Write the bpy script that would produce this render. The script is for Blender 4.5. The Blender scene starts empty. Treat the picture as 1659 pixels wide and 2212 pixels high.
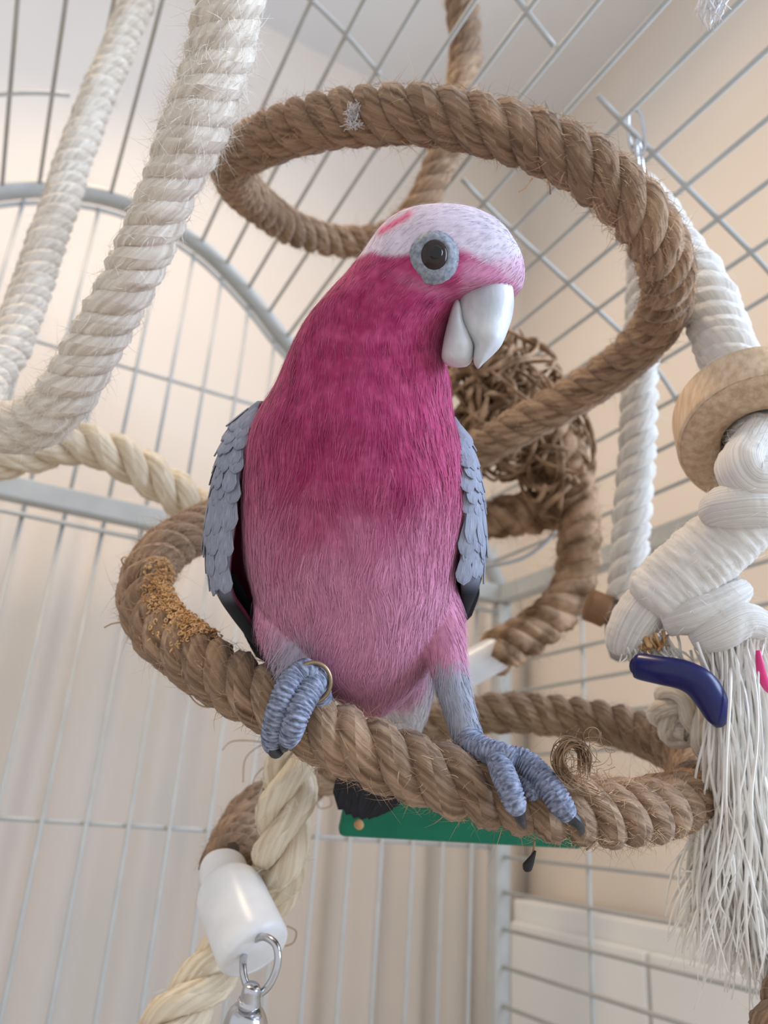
import bpy, math, random
import numpy as np
from mathutils import Vector, Matrix

random.seed(7)
RNG = np.random.default_rng(7)
SC = bpy.context.scene
COL = SC.collection

# ------------------------------------------------------------------ camera
FPX, CX, CY = 1700.0, 829.5, 1106.0
CAM = np.array([0.0, 0.0, 1.0])
PITCH, ROLL = math.radians(21.5), math.radians(4.0)
FW = np.array([0, math.cos(PITCH), math.sin(PITCH)])
U0 = np.array([0, -math.sin(PITCH), math.cos(PITCH)])
R0 = np.array([1.0, 0, 0])
RT = math.cos(ROLL) * R0 + math.sin(ROLL) * U0
UP = -math.sin(ROLL) * R0 + math.cos(ROLL) * U0
cam_data = bpy.data.cameras.new('camera')
cam = bpy.data.objects.new('camera', cam_data)
COL.objects.link(cam)
cam_data.sensor_fit = 'VERTICAL'
cam_data.sensor_height = 36.0
cam_data.lens = FPX * 36.0 / 2212.0
cam_data.clip_start = 0.01
cam_data.dof.use_dof = True
cam_data.dof.focus_distance = 0.362
cam_data.dof.aperture_fstop = 7.6
cam.matrix_world = Matrix(((RT[0], UP[0], -FW[0], CAM[0]), (RT[1], UP[1], -FW[1], CAM[1]),
                           (RT[2], UP[2], -FW[2], CAM[2]), (0, 0, 0, 1)))
SC.camera = cam

# ------------------------------------------------------------------ light
SC.view_settings.view_transform = 'Standard'
SC.view_settings.look = 'None'
SC.view_settings.exposure = 0.1
SC.view_settings.gamma = 1.0
SC.view_settings.use_curve_mapping = False
world = bpy.data.worlds.new('daylight'); SC.world = world
world.use_nodes = True
wb = world.node_tree.nodes['Background']
wb.inputs[0].default_value = (0.93, 0.95, 1.0, 1)
wb.inputs[1].default_value = 0.80

def area(name, loc, target, sx, sy, col, power):
    d = bpy.data.lights.new(name, 'AREA'); d.shape = 'RECTANGLE'
    d.size, d.size_y, d.color, d.energy = sx, sy, col, power
    o = bpy.data.objects.new(name, d); COL.objects.link(o)
    o.location = loc
    o.rotation_euler = (Vector(target) - Vector(loc)).to_track_quat('-Z', 'Y').to_euler()
    return o
# daylight through the window on the right of the viewer; the warm lamp overhead that rims the ropes
area('window_right_offscreen', (1.75, 0.05, 1.75), (0.0, 0.4, 1.2), 1.1, 1.3, (0.56, 0.73, 1.0), 58)
area('ceiling_lamp_offscreen', (-0.42, 0.50, 2.52), (0.0, 0.52, 1.1), 0.3, 0.3, (1.0, 0.76, 0.50), 7.5).data.spread = math.radians(135)

# ------------------------------------------------------------------ helpers
def P(x, y, z):
    return CAM + z * (FW + (x - CX) / FPX * RT - (y - CY) / FPX * UP)
def PX(p):
    q = np.asarray(p) - CAM
    z = q @ FW
    return CX + FPX * (q @ RT) / z, CY - FPX * (q @ UP) / z, z
AZ = math.radians(-26)
A3 = np.array([math.sin(AZ), math.cos(AZ), 0.0])     # along the cage, away from the viewer
B3 = np.array([math.cos(AZ), -math.sin(AZ), 0.0])    # across the cage, to the right
CA, CB = 0.8985, 0.6346                              # far end panel and right panel
def Q(a, b, h):
    return CAM + a * A3 + b * B3 + np.array([0, 0, h])

def fast_mesh(name, verts, quads, uv=None, smooth=True, col=None, tris=None):
    me = bpy.data.meshes.new(name)
    verts = np.asarray(verts, dtype=np.float32)
    quads = np.asarray(quads, dtype=np.int32).reshape(-1, 4)
    lv = quads.ravel()
    starts = np.arange(len(quads), dtype=np.int32) * 4
    tot = np.full(len(quads), 4, dtype=np.int32)
    if tris is not None and len(tris):
        tris = np.asarray(tris, dtype=np.int32).reshape(-1, 3)
        starts = np.concatenate([starts, len(lv) + np.arange(len(tris), dtype=np.int32) * 3])
        tot = np.concatenate([tot, np.full(len(tris), 3, dtype=np.int32)])
        lv = np.concatenate([lv, tris.ravel()])
    me.vertices.add(len(verts)); me.vertices.foreach_set('co', verts.ravel())
    me.loops.add(len(lv)); me.loops.foreach_set('vertex_index', lv.astype(np.int32))
    me.polygons.add(len(starts))
    me.polygons.foreach_set('loop_start', starts.astype(np.int32))
    me.polygons.foreach_set('loop_total', tot.astype(np.int32))
    me.polygons.foreach_set('use_smooth', np.full(len(starts), smooth, dtype=bool))
    if uv is not None:
        l = me.uv_layers.new(name='UVMap')
        l.data.foreach_set('uv', np.asarray(uv, dtype=np.float32)[lv].ravel())
    if col is not None:
        ca = me.color_attributes.new('Col', 'FLOAT_COLOR', 'POINT')
        c = np.ones((len(verts), 4), dtype=np.float32); c[:, :3] = col
        ca.data.foreach_set('color', c.ravel())
    me.update(); me.validate()
    return me

def link(name, me, mat=None, parent=None):
    o = bpy.data.objects.new(name, me); COL.objects.link(o)
    if mat is not None and me is not None and len(me.materials) == 0:
        me.materials.append(mat)
    if parent is not None:
        o.parent = parent
        o.matrix_parent_inverse = ROOTINV.get(parent.name, Matrix.Identity(4))
    return o
ROOTINV = {}
def thing(name, label, cat, loc, group=None):
    o = bpy.data.objects.new(name, None); COL.objects.link(o)
    o.location = Vector(loc); o.empty_display_size = 0.02
    ROOTINV[o.name] = Matrix.Translation(-Vector(loc))
    return tag(o, label, cat, group)
def tag(o, label, cat, group=None):
    o['label'] = label; o['category'] = cat
    if group: o['group'] = group
    return o
def stuff(o):
    o['kind'] = 'stuff'; return o
def structure(o):
    o['kind'] = 'structure'; return o

def norm(v):
    v = np.asarray(v, dtype=float)
    return v / np.maximum(np.linalg.norm(v, axis=-1, keepdims=True), 1e-12)

def spline(pts, step):
    """Catmull-Rom through pts (any dimension), resampled evenly by the first three columns"""
    p = np.asarray(pts, dtype=float)
    p = np.vstack([2 * p[0] - p[1], p, 2 * p[-1] - p[-2]])
    out = []
    for i in range(1, len(p) - 2):
        t = np.linspace(0, 1, 24, endpoint=False)[:, None]
        a, b, c, d = p[i - 1], p[i], p[i + 1], p[i + 2]
        out.append(0.5 * (2 * b + (c - a) * t + (2 * a - 5 * b + 4 * c - d) * t ** 2 + (3 * b - a - 3 * c + d) * t ** 3))
    out = np.vstack(out + [p[-2][None]])
    L = np.concatenate([[0], np.cumsum(np.linalg.norm(np.diff(out[:, :3], axis=0), axis=1))])
    n = max(2, int(L[-1] / step) + 1)
    s = np.linspace(0, L[-1], n)
    return np.stack([np.interp(s, L, out[:, k]) for k in range(out.shape[1])], axis=1), s

def frames(p):
    t = norm(np.gradient(p, axis=0))
    n = np.zeros_like(p); v = np.cross(t[0], [0.3, 0.2, 0.9]); n[0] = v / np.linalg.norm(v)
    for i in range(1, len(p)):
        v = n[i - 1] - t[i] * (n[i - 1] @ t[i]); n[i] = v / np.linalg.norm(v)
    return t, n, np.cross(t, n)

def tube_arrays(p, r, m=8, s=None, caps=True, flat=None):
    p = np.asarray(p, dtype=float); n = len(p)
    r = np.broadcast_to(np.asarray(r, dtype=float), (n,)) if np.ndim(r) < 2 else r
    t, N, B = frames(p)
    if flat is not None:                      # orient the cross-section and squash it
        N = norm(np.asarray(flat[0])[None] - t * (t @ np.asarray(flat[0]))[:, None]); B = np.cross(t, N)
    k = np.linspace(0, 2 * math.pi, m + 1)
    c, sn = np.cos(k), np.sin(k)
    if flat is not None: sn = sn * flat[1]
    rr = r[:, None] if np.ndim(r) == 1 else r
    V = p[:, None] + rr[..., None] * (c[None, :, None] * N[:, None] + sn[None, :, None] * B[:, None])
    if s is None:
        s = np.concatenate([[0], np.cumsum(np.linalg.norm(np.diff(p, axis=0), axis=1))])
    uv = np.stack([np.broadcast_to(np.linspace(0, 1, m + 1), (n, m + 1)), np.broadcast_to(s[:, None], (n, m + 1))], -1)
    i = np.arange(n - 1)[:, None] * (m + 1) + np.arange(m)[None]
    quads = np.stack([i, i + 1, i + m + 2, i + m + 1], -1).reshape(-1, 4)
    V = V.reshape(-1, 3); uv = uv.reshape(-1, 2); tris = []
    if caps:
        b0, b1 = len(V), len(V) + 1
        V = np.vstack([V, p[0], p[-1]]); uv = np.vstack([uv, [0.5, s[0]], [0.5, s[-1]]])
        j = np.arange(m); e = (n - 1) * (m + 1)
        tris = np.vstack([np.stack([np.full(m, b0), j + 1, j], -1), np.stack([np.full(m, b1), e + j, e + j + 1], -1)])
    return V, quads, uv, np.asarray(tris, dtype=int).reshape(-1, 3)

def merge(parts):
    V, Qd, U, T, o = [], [], [], [], 0
    for v, q, u, t in parts:
        V.append(v); Qd.append(q + o); U.append(u); T.append(t + o); o += len(v)
    return np.vstack(V), np.vstack(Qd), np.vstack(U), np.vstack(T)

def tube(name, p, r, mat, parent=None, m=8, caps=True, flat=None):
    v, q, u, t = tube_arrays(p, r, m, caps=caps, flat=flat)
    return link(name, fast_mesh(name, v, q, u, tris=t), mat, parent)

def tubes(name, list_pr, mat, parent=None, m=5):
    v, q, u, t = merge([tube_arrays(p, r, m) for p, r in list_pr])
    return link(name, fast_mesh(name, v, q, u, tris=t), mat, parent)

def hair_arrays(root, d, bend, L, w, side=None, seg=3):
    """thin tapering ribbons; all arguments are arrays over hairs"""
    n = len(root); L = np.asarray(L)[:, None]; w = np.asarray(w)[:, None]
    if side is None: side = RNG.normal(size=(n, 3))
    side = norm(np.cross(d, side))
    V = []
    for k in range(seg + 1):
        f = k / seg
        c = root + d * L * f + bend * L * f * f
        ww = w * (1 - 0.85 * f) * (0.6 + 0.4 * min(1, 3 * f + .4))
        V += [c - side * ww, c + side * ww]
    V = np.stack(V, 1)
    base = np.arange(n)[:, None, None] * (2 * (seg + 1)) + np.arange(seg)[None, :, None] * 2
    quads = (base + np.array([0, 1, 3, 2])[None, None]).reshape(-1, 4)
    uv = np.tile(np.stack([np.tile([0, 1], seg + 1), np.repeat(np.linspace(0, 1, seg + 1), 2)], 1), (n, 1))
    return V.reshape(-1, 3), quads, uv

def box_mesh(name, sx, sy, sz, bev=0.0):
    import bmesh
    bm = bmesh.new(); bmesh.ops.create_cube(bm, size=1)
    bmesh.ops.scale(bm, vec=(sx, sy, sz), verts=bm.verts)
    if bev: bmesh.ops.bevel(bm, geom=list(bm.edges), offset=bev, segments=3, profile=0.5, affect='EDGES')
    me = bpy.data.meshes.new(name); bm.to_mesh(me); bm.free()
    return me
def basis(o, x, y, z, loc):
    o.matrix_basis = Matrix(((x[0], y[0], z[0], loc[0]), (x[1], y[1], z[1], loc[1]), (x[2], y[2], z[2], loc[2]), (0, 0, 0, 1)))

# ------------------------------------------------------------------ materials
def srgb(r, g, b):
    f = lambda c: (c / 255 / 12.92) if c / 255 <= 0.04045 else ((c / 255 + 0.055) / 1.055) ** 2.4
    return (f(r), f(g), f(b))
def material(name, col, rough=0.6, col2=None, vec='Generated', scale=(1, 1, 1), noise=8.0, detail=3.0, bump=0.0, dist=0.001,
             metal=0.0, spec=0.4, attr=False, sheen=0.0, sss=0.0, lo=0.35, hi=0.65, trans=0.0, coat=0.0, blotch=None):
    m = bpy.data.materials.new(name); m.use_nodes = True
    nt = m.node_tree; N = nt.nodes; L = nt.links; b = N['Principled BSDF']
    b.inputs['Roughness'].default_value = rough; b.inputs['Metallic'].default_value = metal
    b.inputs['Specular IOR Level'].default_value = spec
    b.inputs['Base Color'].default_value = (*col, 1)
    if sheen: b.inputs['Sheen Weight'].default_value = sheen; b.inputs['Sheen Roughness'].default_value = 0.6
    if sss:
        b.inputs['Subsurface Weight'].default_value = sss; b.inputs['Subsurface Radius'].default_value = (0.004, 0.003, 0.002)
        b.inputs['Subsurface Scale'].default_value = 1.0
    if trans: b.inputs['Transmission Weight'].default_value = trans
    if coat: b.inputs['Coat Weight'].default_value = coat; b.inputs['Coat Roughness'].default_value = .1
    src = None
    if attr:
        a = N.new('ShaderNodeAttribute'); a.attribute_name = 'Col'; src = a.outputs['Color']
        L.new(src, b.inputs['Base Color'])
    if col2 is not None or bump:
        tc = N.new('ShaderNodeTexCoord'); mp = N.new('ShaderNodeMapping'); mp.inputs['Scale'].default_value = scale
        L.new(tc.outputs[vec], mp.inputs['Vector'])
        nz = N.new('ShaderNodeTexNoise'); nz.inputs['Scale'].default_value = noise; nz.inputs['Detail'].default_value = detail
        L.new(mp.outputs[0], nz.inputs['Vector'])
        if col2 is not None:
            rp = N.new('ShaderNodeValToRGB')
            rp.color_ramp.elements[0].position = lo; rp.color_ramp.elements[1].position = hi
            rp.color_ramp.elements[0].color = (*col, 1); rp.color_ramp.elements[1].color = (*col2, 1)
            L.new(nz.outputs['Fac'], rp.inputs[0]); L.new(rp.outputs[0], b.inputs['Base Color'])
            if blotch:                        # uneven ageing and grime in large patches
                n2 = N.new('ShaderNodeTexNoise'); n2.inputs['Scale'].default_value = blotch[0]; n2.inputs['Detail'].default_value = 2
                L.new(tc.outputs['Object'], n2.inputs['Vector'])
                r2 = N.new('ShaderNodeValToRGB'); r2.color_ramp.elements[0].position = .35; r2.color_ramp.elements[1].position = .65
                r2.color_ramp.elements[0].color = (*blotch[1], 1); r2.color_ramp.elements[1].color = (1, 1, 1, 1)
                L.new(n2.outputs['Fac'], r2.inputs[0])
                mx = N.new('ShaderNodeMix'); mx.data_type = 'RGBA'; mx.blend_type = 'MULTIPLY'; mx.inputs[0].default_value = 1.0
                L.new(rp.outputs[0], mx.inputs[6]); L.new(r2.outputs[0], mx.inputs[7]); L.new(mx.outputs[2], b.inputs['Base Color'])
        if bump:
            bp = N.new('ShaderNodeBump'); bp.inputs['Strength'].default_value = bump; bp.inputs['Distance'].default_value = dist
            L.new(nz.outputs['Fac'], bp.inputs['Height']); L.new(bp.outputs[0], b.inputs['Normal'])
    return m

M_wall = material('wall_paint', srgb(228, 217, 204), 0.9, srgb(224, 212, 199), 'Object', noise=3, bump=0.02)
M_ceil = material('ceiling_paint', srgb(228, 229, 230), 0.9, srgb(224, 225, 226), 'Object', noise=3)
M_floor = material('floor_boards', srgb(190, 178, 164), 0.6, srgb(202, 190, 176), 'Object', scale=(1, 12, 1), noise=4, bump=.05)
M_curtain = material('curtain_cloth', srgb(203, 196, 187), 0.95, srgb(210, 199, 188), 'Object', noise=5, bump=.05)
M_white = material('white_lacquer', srgb(242, 241, 237), 0.5, srgb(238, 237, 232), 'Object', noise=4)
M_cage = material('grey_powder_coat', srgb(186, 187, 183), 0.4, srgb(178, 179, 175), 'Object', noise=40)
M_sisal = material('brown_sisal', srgb(108, 82, 60), 0.95, srgb(194, 162, 130), 'UV', (15, 34, 1), 1.0, 5, 1.0, 0.0022, spec=.08, sheen=.15, lo=.3, hi=.7, blotch=(14, (.66, .64, .64)))
M_sisal_hair = material('brown_sisal_fibre', srgb(150, 118, 88), 0.9, srgb(206, 174, 140), 'Object', noise=60, spec=.15)
M_dark = material('frayed_sisal', srgb(108, 82, 60), 0.95, srgb(186, 154, 123), 'Object', noise=60, bump=.6, spec=.1)
M_tan = material('tan_chewed_fibre', srgb(186, 142, 94), 0.95, srgb(228, 190, 142), 'Object', noise=90, bump=.4, spec=.1)
M_cotton = material('cream_cotton', srgb(196, 182, 164), 0.95, srgb(232, 222, 206), 'UV', (13, 26, 1), 1.0, 4, 1.0, 0.0016, spec=.15, sheen=.2)
M_white_cotton = material('white_cotton', srgb(204, 198, 189), 0.95, srgb(228, 223, 214), 'UV', (13, 26, 1), 1.0, 4, 0.7, 0.0012, spec=.15, sheen=.2)
M_cotton_hair = material('cotton_fibre', srgb(222, 214, 202), 0.9, srgb(240, 236, 228), 'Object', noise=50, spec=.15)
M_cream_sisal = material('cream_sisal', srgb(200, 180, 150), 0.85, srgb(232, 220, 196), 'UV', (15, 18, 1), 1.0, 4, 1.0, 0.0016, spec=.25)
M_tassel = material('tassel_cotton', srgb(236, 230, 220), 0.9, srgb(246, 243, 236), 'Object', noise=60, spec=.15, sheen=.3)
M_wood_dark = material('brown_wood', srgb(132, 98, 70), 0.7, srgb(160, 122, 90), 'Object', noise=40, bump=.3, spec=.2)
M_grey_cap = material('grey_plastic', srgb(186, 184, 180), 0.5, srgb(178, 176, 172), 'Object', noise=30)
M_wood = material('pale_wood', srgb(196, 168, 136), 0.7, srgb(220, 196, 166), 'Object', (14, 14, 1), 22, 4, .3, .0006, spec=.2)
M_wood_end = material('rough_wood_face', srgb(180, 152, 124), 0.95, srgb(208, 182, 152), 'Object', noise=260, bump=.8, dist=.001, spec=.1)
M_cap = material('white_plastic', srgb(240, 240, 238), 0.3, srgb(230, 230, 230), 'Object', noise=50, spec=.5)
M_steel = material('steel', (.55, .55, .57), 0.22, metal=1.0)
M_blue = material('blue_plastic', srgb(6, 18, 92), 0.3, srgb(5, 14, 76), 'Object', noise=40, spec=.5)
M_pink = material('pink_plastic', srgb(226, 60, 130), 0.3, srgb(216, 50, 120), 'Object', noise=40, spec=.5)
M_green = material('green_painted_wood', srgb(0, 112, 86), 0.55, srgb(4, 124, 94), 'Object', noise=30, bump=.15, spec=.3)
M_black = material('black_seed', srgb(24, 20, 18), 0.5)
M_plume = material('galah_plumage', (.5, .1, .2), 0.85, attr=True, vec='Object', scale=(260, 260, 60), noise=1.0, bump=.25, dist=.0008, spec=.08, sheen=.05)
M_strand = material('galah_feather_barbs', (.5, .1, .2), 0.8, attr=True, spec=.15, sheen=.2)
M_greyf = material('grey_feather', srgb(126, 130, 144), 0.75, srgb(160, 164, 178), 'UV', (26, 3, 1), 1.0, 3, .5, .0005, spec=.2)
M_greyd = material('dark_grey_feather', srgb(64, 68, 82), 0.7, srgb(96, 102, 118), 'UV', (26, 3, 1), 1.0, 3, .5, .0005, spec=.2)
M_blackf = material('black_feather', srgb(20, 20, 24), 0.6, srgb(44, 44, 52), 'UV', (30, 2, 1), 1.0, 3, .5, .0005, spec=.25)
M_skin = material('grey_scaly_skin', srgb(84, 90, 108), 0.6, srgb(156, 162, 182), 'UV', (9, 820, 1), 1.0, 3, .7, .0007, spec=.35)
M_ering = material('grey_eye_skin', srgb(112, 116, 126), 0.65, srgb(150, 154, 162), 'Object', noise=500, bump=.5, dist=.0005, spec=.3)
M_beak = material('horn_beak', srgb(176, 178, 182), 0.40, srgb(212, 212, 212), 'Object', (1, 1, .6), 75, 3, .45, .003, spec=.4, sss=.1)
M_iris = material('dark_iris', srgb(34, 18, 16), 0.15, srgb(46, 24, 20), 'Object', noise=300, spec=.4)
M_pupil = material('pupil_black', (.002, .002, .002), 0.05, spec=.5)
M_claw = material('dark_claw', srgb(44, 44, 48), 0.4, srgb(60, 60, 64), 'Object', noise=200, spec=.4)
M_band = material('bronze_leg_band', srgb(150, 128, 100), 0.35, metal=.7)
M_lint = material('white_lint', srgb(226, 224, 224), 0.95, sheen=.3)

# ------------------------------------------------------------------ the room
def plane(name, pts, mat):
    me = bpy.data.meshes.new(name)
    me.from_pydata([tuple(p) for p in pts], [], [(0, 1, 2, 3)]); me.update()
    return structure(link(name, me, mat))
HC = 1.6                      # ceiling above the camera
WA, WB = 1.24, 0.93           # far wall and right wall
plane('wall_back', [Q(WA, -2.2, -1), Q(WA, WB, -1), Q(WA, WB, HC), Q(WA, -2.2, HC)], M_wall)
plane('wall_right', [Q(WA, WB, -1), Q(0.25, WB, -1), Q(0.25, WB, HC), Q(WA, WB, HC)], M_wall)
plane('ceiling', [Q(WA, -2.2, HC), Q(WA, WB, HC), Q(-0.6, WB, HC), Q(-0.6, -2.2, HC)], M_ceil)
plane('floor', [Q(WA, -2.2, -1), Q(-1.2, -2.2, -1), Q(-1.2, WB, -1), Q(WA, WB, -1)], M_floor)

# curtain in soft folds along the far wall
nb = 420
bb = np.linspace(-1.6, WB - 0.03, nb)
aa = WA - 0.045 + 0.011 * np.sin(bb * 62 + 2 * np.sin(bb * 9)) + 0.002 * np.sin(bb * 140 + 1)
hh = np.linspace(-0.97, 0.44, 8)
cv = np.array([[Q(aa[i] - 0.004 * math.sin(j), bb[i], h) for i in range(nb)] for j, h in enumerate(hh)]).reshape(-1, 3)
ii = (np.arange(7)[:, None] * nb + np.arange(nb - 1)[None])
cq = np.stack([ii, ii + 1, ii + nb + 1, ii + nb], -1).reshape(-1, 4)
cur = link('curtain', fast_mesh('curtain', cv, cq), M_curtain)
sol = cur.modifiers.new('thickness', 'SOLIDIFY'); sol.thickness = 0.003
tag(cur, 'beige curtain hanging in soft vertical folds behind the cage', 'curtain')

# white cabinet along the right wall
cab = thing('storage_cabinet', 'low white cabinet standing against the right wall behind the cage', 'cabinet', Q(0.8, WB - 0.06, -1.0))
o = link('body', box_mesh('body', 0.9, 0.08, 0.90, 0.004), M_white, cab)
basis(o, -A3, B3, (0, 0, 1), Q(0.70, WB - 0.05, -0.55))
for k in range(3):
    o = link('door', bpy.data.meshes['cab_door'] if k else box_mesh('cab_door', 0.285, 0.016, 0.84, 0.004), M_white, cab)
    basis(o, -A3, B3, (0, 0, 1), Q(0.408 + 0.292 * k, WB - 0.099, -0.55))

# ------------------------------------------------------------------ the cage
cage = thing('bird_cage', 'large grey wire bird cage with an arched vaulted top', 'cage', Q(CA, CB, -1.0))
prof = np.array([(-1.2, .315), (-1.138, .42), (-1.09, .464), (-.996, .512), (-.898, .562), (-.837, .605), (-.777, .658), (-.698, .709), (-.602, .732),
                 (-.502, .709), (-.423, .658), (-.363, .605), (-.302, .562), (-.204, .512), (-.11, .464), (-.062, .42), (0, .315)])
profs, _ = spline(np.c_[prof, np.zeros(len(prof))], 0.004)
pang = np.degrees(np.arctan2(profs[:, 1], profs[:, 0] + CB))
WR = 0.0024
D_FRONT = 0.80
def wire(pts, r=WR, name='wire', m=8):
    return tube(name, pts, r, M_cage, cage, m=m)
def bar(p, q, r=WR, name='wire'):
    return wire(np.linspace(p, q, 3), r, name)
# long wires of the vault
ang_list = [36.7 + 3.28 * k for k in range(-2, 22)]
def prof_at(an):
    return np.array([np.interp(an, pang[::-1], profs[::-1, 0]), np.interp(an, pang[::-1], profs[::-1, 1])])
prev = None
for an in ang_list:
    t, h = prof_at(an)
    bar(Q(CA, CB + t, h), Q(CA - D_FRONT, CB + t, h))
for k in range(1, 8):        # the rest of the vault, left of the view
    t, h = prof_at(ang_list[-1] + 4.2 * k)
    bar(Q(CA, CB + t, h), Q(CA - D_FRONT, CB + t, h))
# cross hoops of the vault
def hoop(d, a0, a1):
    s = (pang <= a1) & (pang >= a0)
    pts = np.array([Q(CA - d, CB + t, h) for t, h in profs[s][:, :2]])[::3]
    wire(pts)
hoop(0.395, 72.4, 84.5); hoop(0.395, 29, 62.4); hoop(0.545, 62.4, 68.6); hoop(0.545, 29, 58.9)
hoop(0.16, 93.8, 130); hoop(0.16, 29, 58.9)
# end panel: arch of flat bar, its inner wire, uprights, rails
inr = np.array([Q(CA, CB + t, h) for t, h in profs[:, :2]])[::3]
tube('arch_rail', inr, 0.014, M_cage, cage, m=12, flat=(A3, 0.75))
cen = np.array([-.6, .40])
inn = np.array([Q(CA + .004, CB + cen[0] + (t - cen[0]) * .955, cen[1] + (h - cen[1]) * (.945 if h > .4 else 1)) for t, h in profs[:, :2]])[::3]
wire(inn, 0.003, 'arch_wire')
HR = 0.312
def square_rail(name, p, q, w, hgt, nrm):
    p, q = np.asarray(p), np.asarray(q)
    ln = np.linalg.norm(q - p); x = (q - p) / ln; z = np.array([0, 0, 1.0]) if abs(x[2]) < .5 else np.asarray(nrm, float)
    y = np.cross(z, x)
    o = link(name, box_mesh(name, ln, w, hgt, 0.003), M_cage, cage)
    basis(o, x, y, z, (p + q) / 2)
square_rail('rail', Q(CA, CB - 1.2, HR), Q(CA, CB, HR), .02, .026, B3)
bar(Q(CA - .006, CB - 1.2, HR - .028), Q(CA - .006, CB, HR - .028), .003)
square_rail('rail', Q(CA, CB, HR), Q(CA - .82, CB, HR), .02, .026, B3)
square_rail('corner_post', Q(CA, CB, -1.0), Q(CA, CB, HR - .014), .022, .022, A3)
bar(Q(CA, CB - .012, HR + .012), Q(CA, CB - .012, prof_at(33)[1]), .004, 'upright')
square_rail('corner_post', Q(CA, CB - 1.2, -1.0), Q(CA, CB - 1.2, HR - .014), .022, .022, A3)
square_rail('corner_post', Q(CA - .83, CB, -1.0), Q(CA - .83, CB, HR + .013), .022, .022, A3)
for k in range(1, 29):
    t = -0.0422 * k
    bar(Q(CA, CB + t, -0.62), Q(CA, CB + t, HR - .016))
    top = np.interp(t, profs[:, 0], profs[:, 1])
    bar(Q(CA + .001, CB + t, HR + .014), Q(CA + .001, CB + t, cen[1] + (top - cen[1]) * (.945 if top > .4 else 1)))
for h in (-.02, -.33, .50):
    w = np.array([t for t in np.linspace(-1.2, 0, 200) if np.interp(t, profs[:, 0], profs[:, 1]) > h + .01]) if h > HR else np.array([-1.2, 0])
    bar(Q(CA + .005, CB + w.min(), h), Q(CA + .005, CB + w.max(), h))
# right panel: level wires and a few uprights
for k in range(-12, 8):
    h = -.03 + .0405 * k
    if h < HR - .02: bar(Q(CA, CB, h), Q(CA - .82, CB, h))
for d in (.163, .39, .62):
    bar(Q(CA - d, CB + .004, -.52), Q(CA - d, CB + .004, HR - .016), .0026)
square_rail('rail', Q(CA, CB - 1.2, -.63), Q(CA, CB, -.63), .02, .026, B3)
square_rail('rail', Q(CA, CB, -.53), Q(CA - .82, CB, -.53), .02, .026, B3)

# ------------------------------------------------------------------ ropes
def rope(name, pts, R, pitch, hand, mat, hair_mat, label, cat, group=None, step=0.0026, fuzz=900, flen=(.004, .012), m=24, yarns=7, parent=None, rs_f=.468):
    w = [(*P(q[0], q[1], q[2]), (q[3] if len(q) > 3 else 1.0)) for q in pts]
    p4, s = spline(w, step)
    p, rf = p4[:, :3], p4[:, 3]
    t, N, B = frames(p)
    root = parent if parent else thing(name, label, cat, p[-1], group)
    rs, ro = R * rs_f, R * (1 - rs_f)
    tan_h = 2 * math.pi * ro / pitch
    slope = -hand * tan_h / rs * math.sqrt(1 + tan_h ** 2)       # yarns lie along the rope
    for k in range(3):
        ph = 2 * math.pi * k / 3 + hand * 2 * math.pi * s / pitch
        wob = 1 + .05 * np.sin(s * 90 + k * 2) + .03 * np.sin(s * 210 + k)
        rad = np.cos(ph)[:, None] * N + np.sin(ph)[:, None] * B
        c = p + rad * (ro * rf)[:, None]
        tt = norm(np.gradient(c, axis=0))
        n2 = norm(rad - tt * np.sum(rad * tt, 1)[:, None]); b2 = np.cross(tt, n2)
        a = np.linspace(0, 2 * math.pi, m + 1)
        jit = RNG.normal(0, .05, (len(p), m + 1)); jit[:, -1] = jit[:, 0]; jit = (jit + np.roll(jit, 1, 0) + np.roll(jit, 2, 0)) * .55
        rr = rs * rf[:, None] * wob[:, None] * (1 + jit)
        V = c[:, None] + rr[..., None] * (np.cos(a)[None, :, None] * n2[:, None] + np.sin(a)[None, :, None] * b2[:, None])
        n = len(p)
        uv = np.stack([np.broadcast_to(np.linspace(0, 1, m + 1)[None], (n, m + 1)) - s[:, None] * slope / (2 * math.pi) + k * 3.7, np.broadcast_to(s[:, None], (n, m + 1))], -1)
        i = np.arange(n - 1)[:, None] * (m + 1) + np.arange(m)[None]
        quads = np.stack([i, i + 1, i + m + 2, i + m + 1], -1).reshape(-1, 4)
        V = V.reshape(-1, 3); uv = uv.reshape(-1, 2)
        V = np.vstack([V, c[0], c[-1]]); uv = np.vstack([uv, [0, 0], [0, s[-1]]])
        j = np.arange(m); e = (n - 1) * (m + 1)
        tr = np.vstack([np.stack([np.full(m, len(V) - 2), j + 1, j], -1), np.stack([np.full(m, len(V) - 1), e + j, e + j + 1], -1)])
        link('strand', fast_mesh('strand', V, quads, uv, tris=tr), mat, root)
    if fuzz:
        i = RNG.integers(0, len(p), fuzz); a = RNG.uniform(0, 2 * math.pi, fuzz)
        rad = np.cos(a)[:, None] * N[i] + np.sin(a)[:, None] * B[i]
        rt = p[i] + rad * (R * .93 * rf[i])[:, None]
        d = norm(rad * RNG.uniform(.15, .8, (fuzz, 1)) + t[i] * RNG.normal(0, .9, (fuzz, 1)) + RNG.normal(0, .35, (fuzz, 3)))
        bend = RNG.normal(0, .35, (fuzz, 3)) - rad * .25
        Ln = RNG.uniform(flen[0], flen[1], fuzz) * RNG.choice([1, 1, 1, 1.9], fuzz)
        v, q, u = hair_arrays(rt, d, bend, Ln, np.full(fuzz, .00013) * RNG.uniform(.6, 1.4, fuzz), seg=4)
        stuff(link('fuzz', fast_mesh('fuzz', v, q, u), hair_mat, root))
    return root, p, (t, N, B)

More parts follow.
